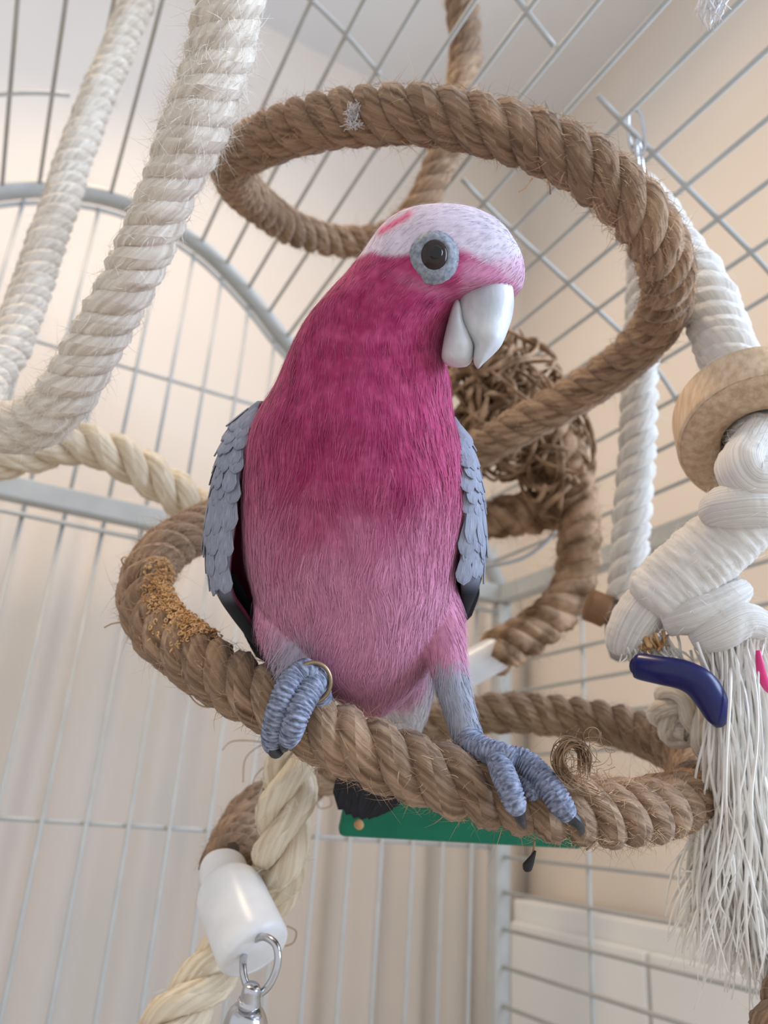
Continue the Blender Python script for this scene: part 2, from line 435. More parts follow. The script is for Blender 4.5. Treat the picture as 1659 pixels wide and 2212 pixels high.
RC = 0.0165
coil_pts = [(992, -70, .77), (1000, 20, .765), (1005, 110, .765), (992, 210, .752, .97), (970, 300, .742, .94), (935, 390, .735, .92), (895, 460, .735, .92), (840, 510, .742, .92), (770, 523, .745, .92),
            (700, 517, .735, .93), (630, 492, .705, .96), (570, 450, .665), (520, 405, .615), (503, 368, .565), (520, 332, .53), (580, 298, .50), (680, 265, .47), (800, 250, .45), (900, 250, .436),
            (1020, 266, .428), (1150, 300, .424), (1270, 360, .42), (1370, 450, .425), (1428, 545, .445), (1442, 625, .48), (1415, 708, .525), (1345, 785, .565), (1250, 848, .595),
            (1130, 915, .62), (1040, 968, .64), (900, 1025, .66), (750, 1065, .66), (600, 1090, .635), (500, 1112, .59), (430, 1142, .545), (352, 1192, .505), (312, 1270, .47),
            (335, 1345, .445), (405, 1410, .42), (505, 1472, .40), (612, 1532, .383), (722, 1592, .371), (850, 1645, .363), (980, 1688, .361), (1100, 1718, .365),
            (1220, 1746, .371), (1340, 1757, .385), (1440, 1742, .41), (1505, 1705, .455), (1498, 1652, .515), (1430, 1605, .555), (1330, 1568, .585), (1200, 1545, .61), (1080, 1540, .62),
            (960, 1555, .63), (850, 1590, .63), (760, 1640, .62), (680, 1685, .61), (610, 1712, .60), (550, 1752, .575), (508, 1815, .535), (488, 1875, .493)]
coil, coil_p, coil_f = rope('coil_perch', coil_pts, RC, .050, 1, M_sisal, M_sisal_hair,
                            'brown sisal rope perch coiled in a spiral, the galah gripping its lower turn', 'rope perch', fuzz=30000, flen=(.002, .008))

# ------------------------------------------------------------------ the galah
def rowloft(rows, m=40, power=2.0, n_out=90):
    """rows: y, left x, right x, depth centre, half depth -> rings of a solid"""
    r = np.asarray(rows, float)
    rr, _ = spline(np.c_[r[:, 0] / 1000, np.zeros(len(r)), np.zeros(len(r)), r[:, 1:]], (r[-1, 0] - r[0, 0]) / 1000 / n_out)
    y = rr[:, 0] * 1000; l, rg, zc, b = rr[:, 3], rr[:, 4], rr[:, 5], np.maximum(rr[:, 6], 1e-4)
    a = np.linspace(0, 2 * math.pi, m, endpoint=False)
    c = np.sign(np.cos(a)) * np.abs(np.cos(a)) ** (2 / power); s = np.sign(np.sin(a)) * np.abs(np.sin(a)) ** (2 / power)
    V = []
    for i in range(len(y)):
        cx = (l[i] + rg[i]) / 2; hw = max((rg[i] - l[i]) / 2, .3) * zc[i] / FPX
        V.append(P(cx, y[i], zc[i])[None] + c[:, None] * hw * RT[None] + s[:, None] * b[i] * FW[None])
    n = len(V); V = np.vstack(V)
    i = np.arange(n - 1)[:, None] * m + np.arange(m)[None]
    j = np.arange(n - 1)[:, None] * m + (np.arange(m)[None] + 1) % m
    quads = np.stack([i, i + m, j + m, j], -1).reshape(-1, 4)
    V = np.vstack([V, V[:m].mean(0), V[-m:].mean(0)])
    k = np.arange(m); e = (n - 1) * m
    tr = np.vstack([np.stack([np.full(m, len(V) - 2), k, (k + 1) % m], -1), np.stack([np.full(m, len(V) - 1), e + (k + 1) % m, e + k], -1)])
    return V, quads, np.zeros((len(V), 2)), tr

galah = thing('galah', 'pink and grey galah parrot perched on the brown coiled rope, head turned to one side', 'parrot', P(800, 1560, .385))

body_rows = [(456, 915, 950, .372, .004), (460, 890, 992, .372, .010), (467, 865, 1030, .372, .016), (480, 840, 1062, .371, .021), (500, 817, 1089, .371, .025),
             (525, 799, 1108, .370, .028), (550, 782, 1122, .370, .030), (575, 763, 1130, .370, .031), (600, 743, 1132, .370, .032), (622, 722, 1128, .371, .033),
             (640, 706, 1108, .371, .033), (655, 694, 1050, .372, .033), (670, 681, 1004, .373, .033), (700, 658, 980, .375, .033), (740, 636, 966, .378, .034),
             (770, 622, 960, .380, .036), (800, 610, 966, .382, .037), (830, 597, 973, .384, .039), (860, 580, 975, .386, .041), (900, 556, 980, .389, .045), (940, 541, 990, .391, .048),
             (1000, 529, 1003, .395, .051), (1060, 525, 1010, .398, .053), (1100, 525, 1010, .400, .053), (1150, 527, 1001, .402, .053), (1200, 532, 990, .404, .053),
             (1250, 543, 984, .406, .052), (1300, 556, 980, .408, .050), (1350, 576, 968, .410, .047), (1400, 604, 948, .411, .042), (1440, 642, 930, .412, .036),
             (1480, 692, 902, .412, .028), (1510, 732, 873, .411, .020), (1535, 770, 842, .409, .011), (1548, 793, 817, .408, .004)]
parts = [rowloft(body_rows, 48, 2.1, 150)]
def px_tube(pts, step=.003, m=16):
    w = np.array([(*P(q[0], q[1], q[2]), q[3] * q[2] / FPX) for q in pts])
    p4, s = spline(w, step)
    return tube_arrays(p4[:, :3], np.maximum(p4[:, 3], 1e-4), m)
# thighs, right shank, white vent, back
parts.append(px_tube([(575, 1250, .40, 30), (600, 1320, .395, 52), (622, 1390, .385, 50), (642, 1440, .377, 40), (655, 1470, .372, 30), (660, 1490, .372, 16)]))
parts.append(px_tube([(950, 1250, .40, 34), (955, 1330, .393, 46), (962, 1400, .386, 45), (970, 1450, .381, 41), (984, 1505, .377, 37), (998, 1555, .374, 34), (1010, 1595, .371, 33), (1020, 1608, .368, 24)]))
parts.append(px_tube([(860, 1380, .425, 60), (868, 1450, .435, 72), (868, 1510, .445, 66), (864, 1560, .452, 52), (858, 1600, .458, 38), (848, 1630, .46, 20)]))
parts.append(px_tube([(800, 1150, .42, 150), (800, 1300, .43, 150), (815, 1420, .44, 110), (840, 1510, .452, 60)]))
bv, bq, bu, bt = merge(parts)
tmp = bpy.data.objects.new('tmp_body', fast_mesh('tmp_body', bv, bq, tris=bt)); COL.objects.link(tmp)
md = tmp.modifiers.new('remesh', 'REMESH'); md.mode = 'VOXEL'; md.voxel_size = 0.0011
sm = tmp.modifiers.new('smooth', 'SMOOTH'); sm.factor = .5; sm.iterations = 7
dg = bpy.context.evaluated_depsgraph_get()
body_me = bpy.data.meshes.new_from_object(tmp.evaluated_get(dg))
bpy.data.objects.remove(tmp)
nv = len(body_me.vertices)
co = np.empty(nv * 3, dtype=np.float32); body_me.vertices.foreach_get('co', co); co = co.reshape(-1, 3).astype(float)
no = np.empty(nv * 3, dtype=np.float32); body_me.vertices.foreach_get('normal', no); no = no.reshape(-1, 3).astype(float)

def sstep(x, a, b):
    t = np.clip((x - a) / (b - a), 0, 1); return t * t * (3 - 2 * t)
def vnoise(p, f):
    q = p * f
    return (np.sin(q[:, 0] * 1.3 + 2 * np.sin(q[:, 1] * .9 + 1)) + np.sin(q[:, 1] * 1.7 + 1.5 * np.sin(q[:, 2] * 1.1 + 2)) + np.sin(q[:, 2] * 1.5 + 1.7 * np.sin(q[:, 0] * .8))) / 3
C_deep = np.array(srgb(160, 46, 92)); C_pink = np.array(srgb(190, 84, 126)); C_belly = np.array(srgb(204, 142, 168)); C_crown = np.array(srgb(210, 196, 208))
C_forehead = np.array(srgb(198, 188, 196)); C_grey = np.array(srgb(158, 160, 170)); C_vent = np.array(srgb(206, 204, 205)); C_lore = np.array(srgb(196, 128, 158))
C_back = np.array(srgb(150, 152, 162))
def plume_colour(p):
    x, y, z = PX(p)
    n1 = vnoise(p, 330); n2 = vnoise(p, 900); n3 = vnoise(p + 3.1, 140)
    def mix(a, b, t): return a * (1 - t[:, None]) + b * t[:, None]
    c = np.tile(C_deep, (len(p), 1))
    side = np.abs((x - 770) / 240)
    # deep rose with paler feathers mixed in, paler towards the flanks
    c = mix(c, C_pink, np.clip(.20 + .5 * n1 * .6 + .4 * sstep(side, .5, 1.0), 0, 1))
    c = mix(c, C_belly, np.clip(sstep(y + 60 * n3 + 22 * n1, 960, 1340) * .88 + .10 * n2, 0, 1))
    # head: whitish crown, pale lores, rose cheek
    yl = np.interp(x, [760, 800, 860, 885, 985, 1040, 1090, 1140], [556, 545, 552, 545, 535, 560, 590, 640])
    crown = 1 - sstep(y + 6 * n1, yl - 9, yl + 9)
    front = sstep(x, 985, 1010)
    lore = front * sstep(y + 8 * n2, 540, 580) * (1 - sstep(y, 640, 664)) 
    c = mix(c, C_lore, np.clip(lore, 0, 1))
    c = mix(c, mix(np.tile(C_crown, (len(p), 1)), np.tile(C_forehead, (len(p), 1)), sstep(x, 960, 1110)), np.clip(crown * (1 - .55 * lore), 0, 1))
    streak = np.exp(-((y - np.interp(x, [812, 892], [506, 459])) / 9.) ** 2) * sstep(x, 812, 824) * (1 - sstep(x, 880, 900))
    c = mix(c, np.array(srgb(206, 96, 134)), streak)
    pale = np.exp(-(((x - 915) / 60) ** 2 + ((y - 618 - (x - 915) * .35) / 14) ** 2)) * .55
    c = mix(c, C_lore, pale)
    # grey thighs and shank, white vent, grey back
    leg_r = sstep(x, 915, 945) * sstep(y + 14 * n2, 1415, 1455)
    leg_l = (1 - sstep(x, 640, 700)) * sstep(y + 20 * n1 + (x - 600) * .25, 1350, 1420)
    c = mix(c, C_grey, np.clip(leg_r + leg_l * .85, 0, 1))
    vent = sstep(z, .418, .43) * sstep(y, 1380, 1440) * sstep(x, 760, 800) * (1 - leg_r)
    c = mix(c, C_vent, np.clip(vent, 0, 1))
    back = sstep(z, .428, .436) * sstep(y, 860, 940) * (1 - sstep(y, 1400, 1440))
    c = mix(c, C_back, back)
    return np.clip(c * (1 + .10 * n2 + .06 * n1)[:, None], 0, 1)
ca = body_me.color_attributes.new('Col', 'FLOAT_COLOR', 'POINT')
cc = np.ones((nv, 4), dtype=np.float32); cc[:, :3] = plume_colour(co); ca.data.foreach_set('color', cc.ravel())
body_me.materials.clear(); body_me.materials.append(M_plume)
for pl in body_me.polygons: pl.use_smooth = True
body = link('body', body_me, None, galah)
body['label'] = 'rose pink feathered head, breast and belly with a whitish crown'

# fine feather barbs lying on the body
x, y, z = PX(co)
eye_px = (938, 554)
cand = np.where((y < 1600) & (((x - eye_px[0]) / 56) ** 2 + ((y - eye_px[1]) / 62) ** 2 > 1))[0]
nb_ = 64000
ix = RNG.choice(cand, nb_)
root = co[ix] + RNG.normal(0, .0005, (nb_, 3)) - no[ix] * .0002
rx, ry, rz = x[ix], y[ix], z[ix]
# flow: down the body; on the head it sweeps back from the bill
fx = np.where(ry < 700, -(.9 - sstep(ry, 560, 760) * .9) * sstep(rx, 700, 1000) - .12, np.clip((rx - 770) / 900, -.25, .25))
fx = fx + .35 * vnoise(root, 120) * sstep(ry, 820, 1000)
fl = norm(fx[:, None] * RT[None] - np.where(ry < 640, .55, 1.0)[:, None] * UP[None] + RNG.normal(0, .10, (nb_, 3)))
nn = no[ix]
fl = norm(fl - nn * np.sum(fl * nn, 1)[:, None])
ln = np.interp(ry, [450, 600, 760, 900, 1050, 1300, 1600], [.003, .0035, .0055, .008, .011, .012, .006]) * RNG.uniform(.6, 1.25, nb_)
wd = np.interp(ry, [450, 700, 1000, 1600], [.00020, .00022, .00024, .00022])
lift = RNG.uniform(.02, .11, nb_)
vv, qq, uu = hair_arrays(root, norm(fl + nn * lift[:, None]), -nn * (lift * .75)[:, None] + RNG.normal(0, .05, (nb_, 3)), ln, wd, side=nn, seg=3)
bc = plume_colour(co[ix]) * RNG.uniform(.84, 1.18, (nb_, 1))
stuff(link('body_feathers', fast_mesh('body_feathers', vv, qq, uu, col=np.clip(np.repeat(bc, 8, axis=0), 0, 1)), M_strand, galah))

# beak
ub = rowloft([(604, 1010, 1096, .364, .010), (618, 994, 1106, .363, .0125), (640, 987, 1109, .362, .0138), (665, 988, 1109, .360, .0138), (690, 991, 1105, .358, .013), (712, 998, 1098, .356, .012),
              (732, 1012, 1090, .354, .0105), (748, 1022, 1082, .353, .009), (764, 1023, 1068, .352, .007), (778, 1023, 1053, .351, .005), (788, 1026, 1042, .351, .0032), (796, 1031, 1035, .351, .001)], 40, 2.0, 60)
link('upper_beak', fast_mesh('upper_beak', ub[0], ub[1], tris=ub[3]), M_beak, galah)
lb = rowloft([(652, 978, 990, .362, .006), (668, 974, 994, .361, .010), (700, 966, 1000, .359, .0118), (725, 960, 1012, .358, .012), (748, 956, 1022, .357, .0118), (768, 954, 1022, .357, .0108), (782, 960, 1018, .357, .009), (790, 976, 1010, .357, .005), (793, 988, 1000, .357, .001)], 36, 2.2, 40)
link('lower_beak', fast_mesh('lower_beak', lb[0], lb[1], tris=lb[3]), M_beak, galah)

# eye on the surface of the head
def hit(px, py):
    d = Vector(P(px, py, 1.0) - CAM).normalized()
    ok, loc, nor, _ = body.ray_cast(Vector(CAM) - Vector((0, 0, 0)), d) if False else ray_body(d)
    return loc, nor
from mathutils.bvhtree import BVHTree
bvh = BVHTree.FromPolygons([Vector(c) for c in co], [tuple(p.vertices) for p in body_me.polygons])
def on_body(px, py):
    loc, nor, _, _ = bvh.ray_cast(Vector(CAM), Vector(norm(P(px, py, 1.0) - CAM)))
    return np.array(loc), np.array(nor)
el, en = on_body(*eye_px)
en = norm(en + norm(CAM - el) * .25)
ex = norm(RT - en * (RT @ en)); ey = np.cross(en, ex)
def dome(name, rx, ry, h, z0, mat, parent, prof_fn, nr=14, m=40, ripple=0):
    V = []; a = np.linspace(0, 2 * math.pi, m, endpoint=False)
    for i in range(nr + 1):
        f = 1 - i / nr
        rp = 1 + (ripple * np.sin(a * 19 + i * 1.3) if ripple else 0)
        zz = z0 + h * prof_fn(f) + (ripple * .004 * np.sin(i * 2.6) if ripple else 0)
        V.append(el[None] + ex * (np.cos(a) * rx * f * rp)[:, None] + ey * (np.sin(a) * ry * f * rp)[:, None] + en * zz)
    V = np.vstack(V); i = np.arange(nr)[:, None] * m + np.arange(m)[None]; j = np.arange(nr)[:, None] * m + (np.arange(m)[None] + 1) % m
    q = np.stack([i, j, j + m, i + m], -1).reshape(-1, 4)
    return link(name, fast_mesh(name, V, q), mat, parent)
k_ = np.linalg.norm(el - CAM) / FPX
er = dome('eye_ring', 52 * k_, 56 * k_, .0036, -.0012, M_ering, galah, lambda f: math.sin(min(1, (1 - f) * 2.2) * math.pi * .5) * (1 if f > .5 else .85), ripple=.012)
er['label'] = 'wrinkled pale grey skin ring around the eye'
eye = dome('eye', 28 * k_, 33 * k_, .0026, .0014, M_iris, galah, lambda f: math.sqrt(max(0, 1 - f * f)))
eye['label'] = 'dark brown eye'
el = el + ex * .0004 + ey * .0005
dome('pupil', 15 * k_, 16 * k_, .0010, .0034, M_pupil, eye, lambda f: math.sqrt(max(0, 1 - f * f)))
eye.children[0].matrix_parent_inverse = Matrix.Identity(4)

# wings: curved shells open towards the body
def feather_mesh(name, L, W, curve=.03, camber=.10, tip=.55):
    n, m = 9, 5
    V, uv = [], []
    for i in range(n):
        f = i / (n - 1)
        w = W * .5 * (math.sin(min(1, f / tip * .5 + .18) * math.pi * .5 + 0) if f < tip else math.sqrt(max(0.0, 1 - ((f - tip) / (1 - tip)) ** 2)))
        for j in range(m):
            u = j / (m - 1) * 2 - 1
            V.append((u * w, -f * L, -camber * W * .5 * u * u + curve * L * (f - f * f) * 1.2)); uv.append((u * .5 + .5, f))
    q = [(i * m + j, i * m + j + 1, (i + 1) * m + j + 1, (i + 1) * m + j) for i in range(n - 1) for j in range(m - 1)]
    nv_ = len(V)
    V += [(a, b, c - .0004) for a, b, c in V]; uv += uv
    q += [tuple(nv_ + k for k in reversed(f)) for f in q]
    return fast_mesh(name, V, q, uv)
F_covert = feather_mesh('covert_feather', .021, .0105); F_small = feather_mesh('small_covert', .0135, .0082)
F_under = feather_mesh('under_covert', .015, .0085); F_prim = feather_mesh('flight_feather', .085, .018, .05, .12, .75); F_sec = feather_mesh('secondary_feather', .055, .012, .05, .12, .7)
F_tail = feather_mesh('tail_feather', .085, .038, .02, .1, .60)
for me_, mt_ in ((F_covert, M_greyf), (F_small, M_greyf), (F_under, M_greyf), (F_prim, M_blackf), (F_sec, M_greyd), (F_tail, M_blackf)): me_.materials.append(mt_)
C_wing = np.array(srgb(132, 136, 150)); C_wingin = np.array(srgb(150, 42, 78)); C_wingdk = np.array(srgb(30, 30, 33))

def build_wing(rows, sgn, label):
    r = np.asarray(rows, float)
    rr, _ = spline(np.c_[r[:, 0] / 1000, np.zeros((len(r), 2)), r[:, 1:]], .0075)
    yy = rr[:, 0] * 1000; xo, xl = rr[:, 3], rr[:, 4]
    ns = 22; grid = np.zeros((len(yy), ns, 3)); inner = np.zeros_like(grid)
    for i in range(len(yy)):
        f = i / (len(yy) - 1)
        zc = .392 + .012 * f
        wd_ = min(1.0, math.sin(max(.02, min(1, f * 3.2)) * math.pi / 2)) * min(1, (1.02 - f) * 3.0)
        zf, zb = zc - .020 * wd_, zc + .052 * wd_
        hw = abs(xl[i] - xo[i])
        for j in range(ns):
            s = j / (ns - 1)
            if s < .45:
                a = s / .45 * math.pi / 2
                xx = xl[i] + (xo[i] - xl[i]) * math.sin(a); zz = zf + (zc - zf) * (1 - math.cos(a))
            else:
                a = (s - .45) / .55 * math.pi / 2
                xx = xo[i] + ((650 if sgn > 0 else 905) - xo[i]) * (1 - math.cos(a)); zz = zc + (zb - zc) * math.sin(a)
            grid[i, j] = P(xx, yy[i], zz)
    du = norm(np.gradient(grid, axis=0)); ds = norm(np.gradient(grid, axis=1))
    nr_ = norm(np.cross(du, ds)); 
    ctr = P(770, 1150, .40)
    if np.mean(np.sum(nr_ * (grid - ctr), -1)) < 0: nr_ = -nr_
    th = .0035
    nyy = len(yy)
    outer = grid.reshape(-1, 3); inn_ = (grid - nr_ * th).reshape(-1, 3)
    V = np.vstack([outer, inn_]); off = len(outer)
    i = np.arange(nyy - 1)[:, None] * ns + np.arange(ns - 1)[None]
    qo = np.stack([i, i + 1, i + ns + 1, i + ns], -1).reshape(-1, 4)
    qi = qo[:, ::-1] + off
    e = []
    for a in range(nyy - 1):
        e += [(a * ns, (a + 1) * ns, (a + 1) * ns + off, a * ns + off), (a * ns + ns - 1, a * ns + ns - 1 + off, (a + 1) * ns + ns - 1 + off, (a + 1) * ns + ns - 1)]
    for b_ in range(ns - 1):
        e += [(b_, b_ + off, b_ + 1 + off, b_ + 1), ((nyy - 1) * ns + b_, (nyy - 1) * ns + b_ + 1, (nyy - 1) * ns + b_ + 1 + off, (nyy - 1) * ns + b_ + off)]
    q = np.vstack([qo, qi, np.array(e)])
    colr = np.vstack([np.tile(C_wing, (off, 1)), np.tile(C_wingin, (off, 1))])
    yv = np.repeat(yy, ns); lo_ = 1262 if sgn > 0 else 1235; low = sstep(yv, lo_, lo_ + 50)
    colr[:off] = colr[:off] * (1 - low[:, None]) + C_wingdk * low[:, None]
    w = link('wing', fast_mesh('wing', V, q, col=colr), M_plume, galah)
    w['label'] = label
    colr[off:] = colr[off:] * (1 - low[:, None]) + C_wingdk * low[:, None] if sgn < 0 else colr[off:] * (1 - sstep(yv, 1330, 1370)[:, None]) + C_wingdk * sstep(yv, 1330, 1370)[:, None]
    cat_ = w.data.color_attributes['Col']; c4 = np.ones((len(colr), 4), dtype=np.float32); c4[:, :3] = colr; cat_.data.foreach_set('color', c4.ravel())
    return w, grid, nr_, du, yy

def place_feather(par, me, pos, down, nor, tilt=.12, roll=0.0, sc=1.0, exact=False):
    o = bpy.data.objects.new(me.name, me); COL.objects.link(o); o.parent = par
    if exact: nor = norm(nor - norm(down) * (nor @ norm(down)))
    yv = -norm(down - nor * (down @ nor)); zv = norm(nor - yv * (nor @ yv))
    d2 = norm(-yv + zv * tilt); yv = -d2; zv = norm(zv - yv * (zv @ yv)); xv = np.cross(yv, zv)
    xv2 = xv * math.cos(roll) + zv * math.sin(roll); zv2 = np.cross(xv2, yv)
    b = np.array(galah.location)
    o.matrix_parent_inverse = Matrix.Identity(4)
    p = pos - b + b  # wing objects keep world coordinates in their mesh
    o.matrix_basis = Matrix(((xv2[0] * sc, yv[0] * sc, zv2[0] * sc, p[0]), (xv2[1] * sc, yv[1] * sc, zv2[1] * sc, p[1]), (xv2[2] * sc, yv[2] * sc, zv2[2] * sc, p[2]), (0, 0, 0, 1)))
    return o

wl_rows = [(866, 556, 566), (884, 533, 556), (904, 514, 546), (940, 490, 534), (1000, 468, 521), (1060, 456, 512), (1120, 447, 508), (1180, 444, 500), (1240, 451, 494), (1290, 471, 502), (1330, 497, 528), (1380, 536, 560), (1420, 570, 584), (1437, 586, 592)]
wr_rows = [(900, 984, 974), (918, 996, 978), (945, 1010, 985), (1000, 1030, 1000), (1060, 1042, 1006), (1120, 1047, 1004), (1180, 1048, 998), (1230, 1044, 995), (1270, 1035, 997), (1305, 1020, 998), (1335, 1007, 996), (1352, 999, 994)]
for rows, sgn, lab in ((wl_rows, 1, 'grey wing beside the ringed leg, dark maroon inside'), (wr_rows, -1, 'grey wing on the side the beak points to')):
    w, g, nr_, du, yy = build_wing(rows, sgn, lab)
    ny, ns = g.shape[:2]
    cols = [1, 4, 6, 9, 12, 15, 18]
    rowi = 0; yk = 2
    n_lim = int(np.searchsorted(yy, 1225 if sgn > 0 else 1215))
    while yk < n_lim:
        f = yk / n_lim * .84
        me_ = F_small if f < .45 else (F_covert if f < .62 else F_under)
        for cidx in cols:
            jj = min(ns - 1, cidx + (rowi % 2) * 1)
            i_ = min(ny - 1, yk + int(RNG.integers(0, 2)))
            place_feather(w, me_, g[i_, jj] + nr_[i_, jj] * (.0003 + .00015 * (rowi % 3)), du[i_, jj] + RNG.normal(0, .05, 3), nr_[i_, jj], tilt=.015, sc=RNG.uniform(.9, 1.1))
        yk += 3 if f < .45 else 5; rowi += 1
    # dark flight feathers towards the rump
    for k in range(6):
        tipx, tipy = ((583 - 7 * k, 1438 - 13 * k) if sgn > 0 else (1000 + 3 * k, 1352 - 7 * k))
        tip = P(tipx, tipy, .425 + .004 * k)
        stx, sty = ((500 - 6 * k, 1240 - 6 * k) if sgn > 0 else (1022 + 3 * k, 1180))
        st = P(stx, sty, .404 + .005 * k)
        dn = norm(tip - st); L_ = np.linalg.norm(tip - st)
        o = place_feather(w, F_prim, st, dn, norm(norm(CAM - st) - RT * sgn * .30), tilt=0, sc=L_ / .085, exact=True)

# feet
def toe(par, pts, name='toe'):
    w = np.array([(*P(q[0], q[1], q[2]), q[3] * q[2] / FPX) for q in pts])
    p4, s = spline(w, .0004)
    ring = .5 + .5 * np.cos(s / .00185 * 2 * math.pi)
    rr = p4[:, 3] * (1 - .17 * ring ** 3)
    v, q, u, t = tube_arrays(p4[:, :3], np.maximum(rr, 2e-4), 20)
    return link(name, fast_mesh(name, v, q, u, tris=t), M_skin, par)
def claw(par, pts):
    w = np.array([(*P(q[0], q[1], q[2]), q[3] * q[2] / FPX) for q in pts])
    p4, s = spline(w, .0006)
    v, q, u, t = tube_arrays(p4[:, :3], np.maximum(p4[:, 3], 1e-4), 12)
    return link('claw', fast_mesh('claw', v, q, u, tris=t), M_claw, par)
def foot_base(pts, label):
    w = np.array([(*P(q[0], q[1], q[2]), q[3] * q[2] / FPX) for q in pts])
    p4, s = spline(w, .0005)
    rr = p4[:, 3] * (1 - .07 * (.5 + .5 * np.cos(s / .0022 * 2 * math.pi)) ** 2)
    v, q, u, t = tube_arrays(p4[:, :3], np.maximum(rr, 2e-4), 24)
    o = link('foot', fast_mesh('foot', v, q, u, tris=t), M_skin, galah); o['label'] = label
    return o
fl_ = foot_base([(690, 1520, .372, 26), (686, 1490, .366, 30), (676, 1464, .362, 33), (658, 1452, .360, 31), (645, 1458, .358, 26)], 'scaly grey foot wearing the leg band, toes over the rope')
toe(fl_, [(668, 1452, .361, 27), (640, 1462, .358, 29), (617, 1495, .352, 29), (600, 1540, .350, 28), (590, 1580, .353, 26), (589, 1606, .358, 23), (592, 1620, .363, 14)])
toe(fl_, [(690, 1464, .362, 26), (672, 1485, .356, 29), (652, 1520, .350, 29), (638, 1555, .347, 28), (628, 1584, .349, 26), (620, 1602, .353, 20)])
toe(fl_, [(690, 1490, .368, 22), (700, 1520, .378, 22), (704, 1548, .392, 20), (706, 1580, .402, 14)])
claw(fl_, [(590, 1610, .357, 15), (594, 1626, .356, 13), (606, 1624, .362, 8), (616, 1612, .372, 3)])
claw(fl_, [(622, 1594, .350, 15), (616, 1610, .352, 13), (612, 1618, .360, 8), (616, 1620, .370, 3)])
fr_ = foot_base([(1008, 1580, .372, 33), (1020, 1608, .367, 32), (1050, 1622, .361, 29), (1085, 1632, .356, 28), (1110, 1642, .353, 25)], 'scaly grey foot stepping along the rope')
toe(fr_, [(1070, 1630, .357, 24), (1084, 1664, .348, 28), (1100, 1703, .341, 28), (1112, 1735, .338, 26), (1118, 1752, .339, 18)])
toe(fr_, [(1090, 1632, .364, 24), (1130, 1645, .362, 29), (1165, 1676, .356, 30), (1190, 1705, .350, 29), (1212, 1738, .346, 28), (1226, 1758, .346, 22), (1234, 1768, .347, 14)])
toe(fr_, [(1045, 1630, .368, 22), (1018, 1630, .376, 20), (1010, 1626, .392, 18), (1020, 1640, .402, 12)])
toe(fr_, [(1120, 1660, .364, 20), (1135, 1680, .360, 22), (1150, 1710, .354, 20), (1160, 1728, .352, 14)])
claw(fr_, [(1118, 1748, .340, 16), (1124, 1768, .341, 12), (1132, 1784, .346, 6), (1136, 1792, .352, 2)])
claw(fr_, [(1230, 1762, .345, 16), (1246, 1776, .345, 13), (1256, 1794, .350, 8), (1254, 1806, .357, 2)])
# leg band
ang = np.linspace(0, 2 * math.pi, 60)
bc_ = P(676, 1474, .357)
bx = norm(RT * .95 + FW * .15 - UP * .1); by = norm(UP - bx * (UP @ bx)); 
bandp = np.array([bc_ + bx * math.cos(a) * .0080 + by * math.sin(a) * .0090 for a in ang])
lb_ = tube('leg_band', bandp, .0011, M_band, galah, m=10, caps=False, flat=(np.cross(bx, by), 1.0))
lb_['label'] = 'bronze ring around one leg'
# tail
tail = tube('tail', np.array([P(856, 1590, .458), P(835, 1635, .462), P(815, 1665, .465)]), np.array([.010, .011, .009]), M_greyf, galah, m=16, flat=(FW, 1.5))
for k in range(7):
    u_ = (k - 3) / 3
    st = P(842 + 14 * u_, 1600, .463 + .003 * abs(u_)); tip = P(780 + 50 * u_, 1772 - 18 * u_ * u_ + 4 * u_, .472 + .004 * abs(u_))
    L_ = np.linalg.norm(tip - st)
    place_feather(tail, F_tail, st, norm(tip - st), norm(CAM - st + RT * .05 * u_), tilt=0, sc=L_ / .085, exact=True)

# ------------------------------------------------------------------ other ropes
cot, cot_p, cot_f = rope('cotton_rope', [(515, -70, .400, 1.12), (497, 10, .405, 1.14), (480, 90, .41, 1.12), (455, 180, .415, 1.12), (415, 290, .42, 1.14), (380, 380, .425), (340, 470, .43), (300, 560, .435), (255, 650, .44), (205, 745, .445, 1.02),
                     (155, 830, .45, 1.06), (95, 900, .46, 1.05), (20, 925, .475), (-40, 895, .51), (-30, 820, .55), (25, 740, .585), (55, 660, .615), (85, 570, .64), (125, 455, .67), (165, 330, .70), (215, 200, .73), (262, 90, .755), (330, -70, .79)],
     .0158, .040, 1, M_cotton, M_cotton_hair, 'thick cream twisted cotton rope hanging in a long loop beside the arch', 'rope', fuzz=6000, flen=(.003, .010))
def tufts(root_, p, fr, spots, n, L, mat):
    X, Y, Z = PX(p); R_, D_, B_, LL = [], [], [], []
    for (sx_, sy_, sp_) in spots:
        k0 = np.argmin((X - sx_) ** 2 + (Y - sy_) ** 2)
        for _ in range(n):
            k = int(np.clip(k0 + RNG.normal(0, sp_), 0, len(p) - 1)); a = RNG.uniform(0, 6.283)
            rad = math.cos(a) * fr[1][k] + math.sin(a) * fr[2][k]
            R_.append(p[k] + rad * .0155); D_.append(rad * RNG.uniform(.05, .5) + fr[0][k] * RNG.normal(.3, .9) + RNG.normal(0, .3, 3)); B_.append(RNG.normal(0, .3, 3) - rad * .2); LL.append(RNG.uniform(.4, 1.2) * L)
    v, q, u = hair_arrays(np.array(R_), norm(np.array(D_)), np.array(B_), np.array(LL), np.full(len(LL), .00014), seg=4)
    stuff(link('fuzz', fast_mesh('fuzz', v, q, u), mat, root_))
tufts(cot, cot_p, cot_f, [(480, 90, 5), (448, 200, 4), (430, 250, 4), (415, 300, 4), (120, 870, 6)], 700, .013, M_cotton_hair)
tufts(coil, coil_p, coil_f, [(1330, 400, 10), (1400, 500, 10), (1440, 620, 10), (600, 300, 10), (1420, 1745, 12), (1300, 1755, 10), (320, 1300, 12), (380, 1200, 10)], 420, .010, M_sisal_hair)
